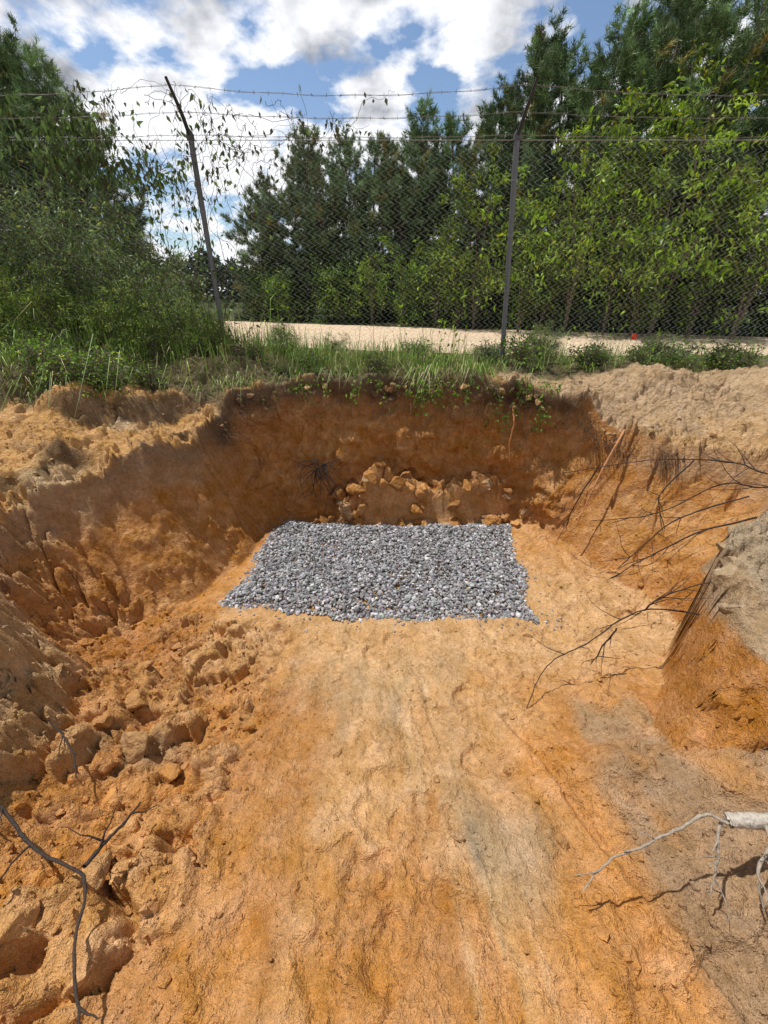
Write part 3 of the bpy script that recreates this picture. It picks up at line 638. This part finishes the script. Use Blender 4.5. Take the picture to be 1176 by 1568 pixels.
branch("dead_branch", [[(3.3,2.5,1.1),(2.7,2.5,1.02),(2.43,2.6,1.0),(2.16,2.75,.67),(1.77,2.9,.52)],[(2.5,2.4,.99),(2.05,2.4,.78),(1.77,2.4,.38)],[(2.3,2.1,1.0),(2.02,2.15,.85),(1.8,2.2,.62),(1.62,2.2,.45)]], .0065, .0028, dk, 8, .35, 4)
branch("dead_branch", [[(3.4,2.6,1.0),(2.87,2.7,1.04),(2.65,2.8,1.1),(2.12,2.9,1.07),(1.52,3.0,.93)],[(2.4,2.85,1.08),(2.2,2.8,.8),(2.25,2.7,.55)],[(1.75,2.98,.97),(1.7,3.1,.6),(1.72,3.2,.25)]], .0065, .0028, dk, 9, .3, 5)
branch("exposed_root", [[(2.20,3.5,1.12),(2.10,3.38,1.02),(1.95,3.28,.65),(1.82,3.2,.24)]], .012, .007, (.52,.25,.12), 2, .12, 6)
branch("exposed_root", [[(1.30,3.96,1.2),(1.31,3.88,1.08),(1.30,3.84,.9),(1.33,3.80,.7)]], .008, .006, (.55,.22,.08), 0, .1, 7)
branch("bleached_branch", [[(1.02,.57,.845),(.945,.59,.835),(.82,.57,.77),(.71,.55,.69),(.60,.5,.60)],[(1.0,.58,.84),(.96,.52,.76),(.93,.47,.68)],[(1.15,.56,.84),(1.06,.48,.76),(1.05,.42,.70)]], .0055, .0022, (.36,.31,.25), 3, .12, 8)
A = Acc(); LP = spline([(1.9,.6,.86),(1.5,.585,.85),(1.2,.57,.842),(1.035,.57,.845),(1.015,.57,.845)], 10)
kx = np.linspace(.022, .018, len(LP))*(1+.05*np.random.default_rng(3).normal(size=len(LP))); kx[-9:] = np.linspace(.019,.013,9); kx[-1] = .002
V, F = tube(LP, kx, 14); V = V+.0018*np.random.default_rng(4).normal(size=V.shape); A.add(V, F, (.50,.45,.38))
V, F = tube(spline([(1.12,.57,.845),(1.10,.53,.85),(1.085,.49,.835)]), .006, 7); A.add(V, F, (.35,.30,.24)); A.build("bleached_log", [M_root], True)
branch("dead_root", [[(-1.6,.72,.86),(-1.3,.68,.72),(-1.11,.58,.66),(-.93,.53,.65),(-.84,.37,.65),(-.72,.22,.65)],[(-.93,.53,.65),(-.90,.63,.63),(-.88,.75,.58)]], .0068, .0036, dk, 3, .15, 10)
branch("dead_root", [[(-1.62,1.15,.6),(-1.5,1.08,.58),(-1.3,.95,.54),(-1.22,.85,.52)]], .005, .0025, dk, 4, .15, 11)
q = np.random.default_rng(5); paths = []
for _ in range(28):
    a = q.normal(-1.2, 1.3); l = q.uniform(.12, .45); d = np.array([math.cos(a)*.9, -.2-.25*q.random(), math.sin(a)])
    p0 = np.array([-.66,3.83,.62])+q.normal(size=3)*.04; paths.append([p0, p0+d*l*.4+q.normal(size=3)*.05, p0+d*l+q.normal(size=3)*.09+np.array([0,0,-.06])])
branch("root_clump", paths, .0050, .0015, (.045,.035,.03), 2, .12, 12)
A = Acc(); q = np.random.default_rng(15)
seg = RIM[9:19]
for _ in range(420):
    k = q.integers(0, len(seg)-1); t = q.random(); p = seg[k]*(1-t)+seg[k+1]*t; e = seg[k+1]-seg[k]; nin = np.array([e[1], -e[0]])/np.hypot(*e)
    p = p+nin*q.uniform(.02, .14); z0 = float(gtop(p[0]*np.ones(1), p[1]*np.ones(1))[0])-q.uniform(.02, .2)
    l = q.uniform(.04, .2)*(2.2 if q.random() < .14 else 1)
    P = [np.array([p[0], p[1], z0])-np.array([nin[0], nin[1], 0])*.08]
    for i_ in range(5): P.append(P[-1]+np.array([nin[0]*.04+q.normal()*.06*l*3, nin[1]*.04+q.normal()*.015, -l/5+q.normal()*.02]))
    P[1] = P[0]+np.array([nin[0]*.12, nin[1]*.12, .0])
    V, F = tube(P, np.linspace(.0026, .0007, 6)*q.uniform(.5, 1.3), 3); A.add(V, F, np.array([.12,.085,.06])*q.lognormal(0, .5))
A.build("hanging_rootlets", [M_root])
A = Acc(); r = np.random.default_rng(17)
for x0, y0, l, nl in [(.42,4.06,.35,34),(.50,4.05,.28,24),(1.15,4.02,.75,26),(1.22,4.0,.5,22),(1.05,4.02,.4,20),(1.55,3.88,.45,60),(1.65,3.82,.4,60),(1.45,3.95,.35,50),(-1.2,4.1,.2,24),(1.35,3.98,.3,30),(.3,4.05,.22,20)]+[(r.uniform(-1.4,1.8), 4.06, r.uniform(.08,.22), 16) for _ in range(26)]:
    P = [np.array([x0, y0+.2, 1.45]), np.array([x0, y0+.03, 1.43])]
    for k in range(6): P.append(P[-1]+np.array([r.normal()*.035, -.012, -l/6]))
    vine(P, .002, nl, .045, (.15,.25,.04), .4, .3, .03)
A.build("hanging_vine", [M_bark, M_leaf])
A = Acc(); V, F = tube([(4.05,7.0,1.28),(4.05,7.0,1.66)], .003, 5); A.add(V, F, (.3,.3,.3))
gx, gz_ = np.meshgrid(np.linspace(0, .08, 6), np.linspace(0, .09, 4)); V = np.stack([4.05+gx, 7.0+.015*np.sin(gx*60), 1.56+gz_-gx*.2], -1).reshape(-1, 3)
F = np.array([[a*6+b, a*6+b+1, a*6+b+7, a*6+b+6] for a in range(3) for b in range(5)]); A.add(V, F, (.65,.05,.02), 1)
A.build("marker_flag", [M_metal, M_flag])

# ------------------------------------------------------------------ world, sun, camera
SD = Vector((-.34, .18, .93)).normalized()
el = math.asin(SD.z); az = math.atan2(SD.x, SD.y)
W = bpy.data.worlds.new("World"); S.world = W; W.use_nodes = True; N = W.node_tree.nodes; L = W.node_tree.links
bg = N["Background"]; bg.inputs["Strength"].default_value = .13
sky = N.new("ShaderNodeTexSky"); sky.sky_type = 'NISHITA'; sky.sun_disc = False; sky.sun_elevation = el; sky.sun_rotation = az; sky.air_density = 1.0; sky.dust_density = .5; sky.ozone_density = 2.5
tc = N.new("ShaderNodeTexCoord"); sp = N.new("ShaderNodeSeparateXYZ"); L.new(tc.outputs["Generated"], sp.inputs[0])
def mth(op, a, b=None):
    m = N.new("ShaderNodeMath"); m.operation = op
    for i, v in enumerate((a, b)):
        if v is None: continue
        if isinstance(v, (int, float)): m.inputs[i].default_value = v
        else: L.new(v, m.inputs[i])
    return m.outputs[0]
zc = mth('ADD', mth('MAXIMUM', sp.outputs[2], 0.0), .28)
cx = mth('DIVIDE', sp.outputs[0], zc); cy = mth('DIVIDE', sp.outputs[1], zc)
cb = N.new("ShaderNodeCombineXYZ"); L.new(cx, cb.inputs[0]); L.new(cy, cb.inputs[1]); cb.inputs[2].default_value = 3.7
def wn(sc, det, rough, dist, off):
    mp = N.new("ShaderNodeMapping"); mp.inputs["Location"].default_value = off; L.new(cb.outputs[0], mp.inputs[0])
    n = N.new("ShaderNodeTexNoise"); n.inputs["Scale"].default_value = sc; n.inputs["Detail"].default_value = det; n.inputs["Roughness"].default_value = rough; n.inputs["Distortion"].default_value = dist
    L.new(mp.outputs[0], n.inputs["Vector"]); return n.outputs["Fac"]
def ramp(src, pts):
    r = N.new("ShaderNodeValToRGB"); L.new(src, r.inputs[0]); e = r.color_ramp.elements
    for i, (p, c) in enumerate(pts):
        x = e[i] if i < 2 else e.new(p)
        x.position = p; x.color = (*c, 1)
    return r.outputs[0]
m_in = mth('ADD', wn(3.4, 7, .55, .1, (1.3, .4, 0)), mth('MULTIPLY', mth('MAXIMUM', mth('SUBTRACT', sp.outputs[2], .36), 0.0), .5))
mask = ramp(m_in, [(.43, (0,0,0)), (.51, (1,1,1))])
shade_in = mth('ADD', wn(3.0, 6, .52, .1, (4.1, 2.2, 1)), mth('MULTIPLY', mth('SUBTRACT', .335, sp.outputs[2]), 1.0))
shade = ramp(shade_in, [(.38, (1.9,2.05,2.45)), (.53, (8.4,8.5,8.8))])
mx = N.new("ShaderNodeMixRGB"); L.new(mask, mx.inputs[0]); L.new(sky.outputs[0], mx.inputs[1]); L.new(shade, mx.inputs[2])
L.new(mx.outputs[0], bg.inputs["Color"])
sun = bpy.data.lights.new("sun", 'SUN'); sun.energy = 4.5; sun.angle = math.radians(.8); sun.color = (1, .96, .89)
so = bpy.data.objects.new("sun", sun); so.rotation_euler = SD.to_track_quat('Z', 'Y').to_euler(); COL.objects.link(so)
cam = bpy.data.cameras.new("camera"); co = bpy.data.objects.new("camera", cam); COL.objects.link(co); S.camera = co
co.location = (0, 0, 2.2); co.rotation_euler = (math.radians(61), 0, 0)
cam.sensor_fit = 'VERTICAL'; cam.sensor_height = 36; cam.sensor_width = 27; cam.lens = 13.78; cam.clip_start = .02; cam.clip_end = 3000
S.view_settings.view_transform = 'Standard'; S.view_settings.look = 'None'; S.view_settings.exposure = 0
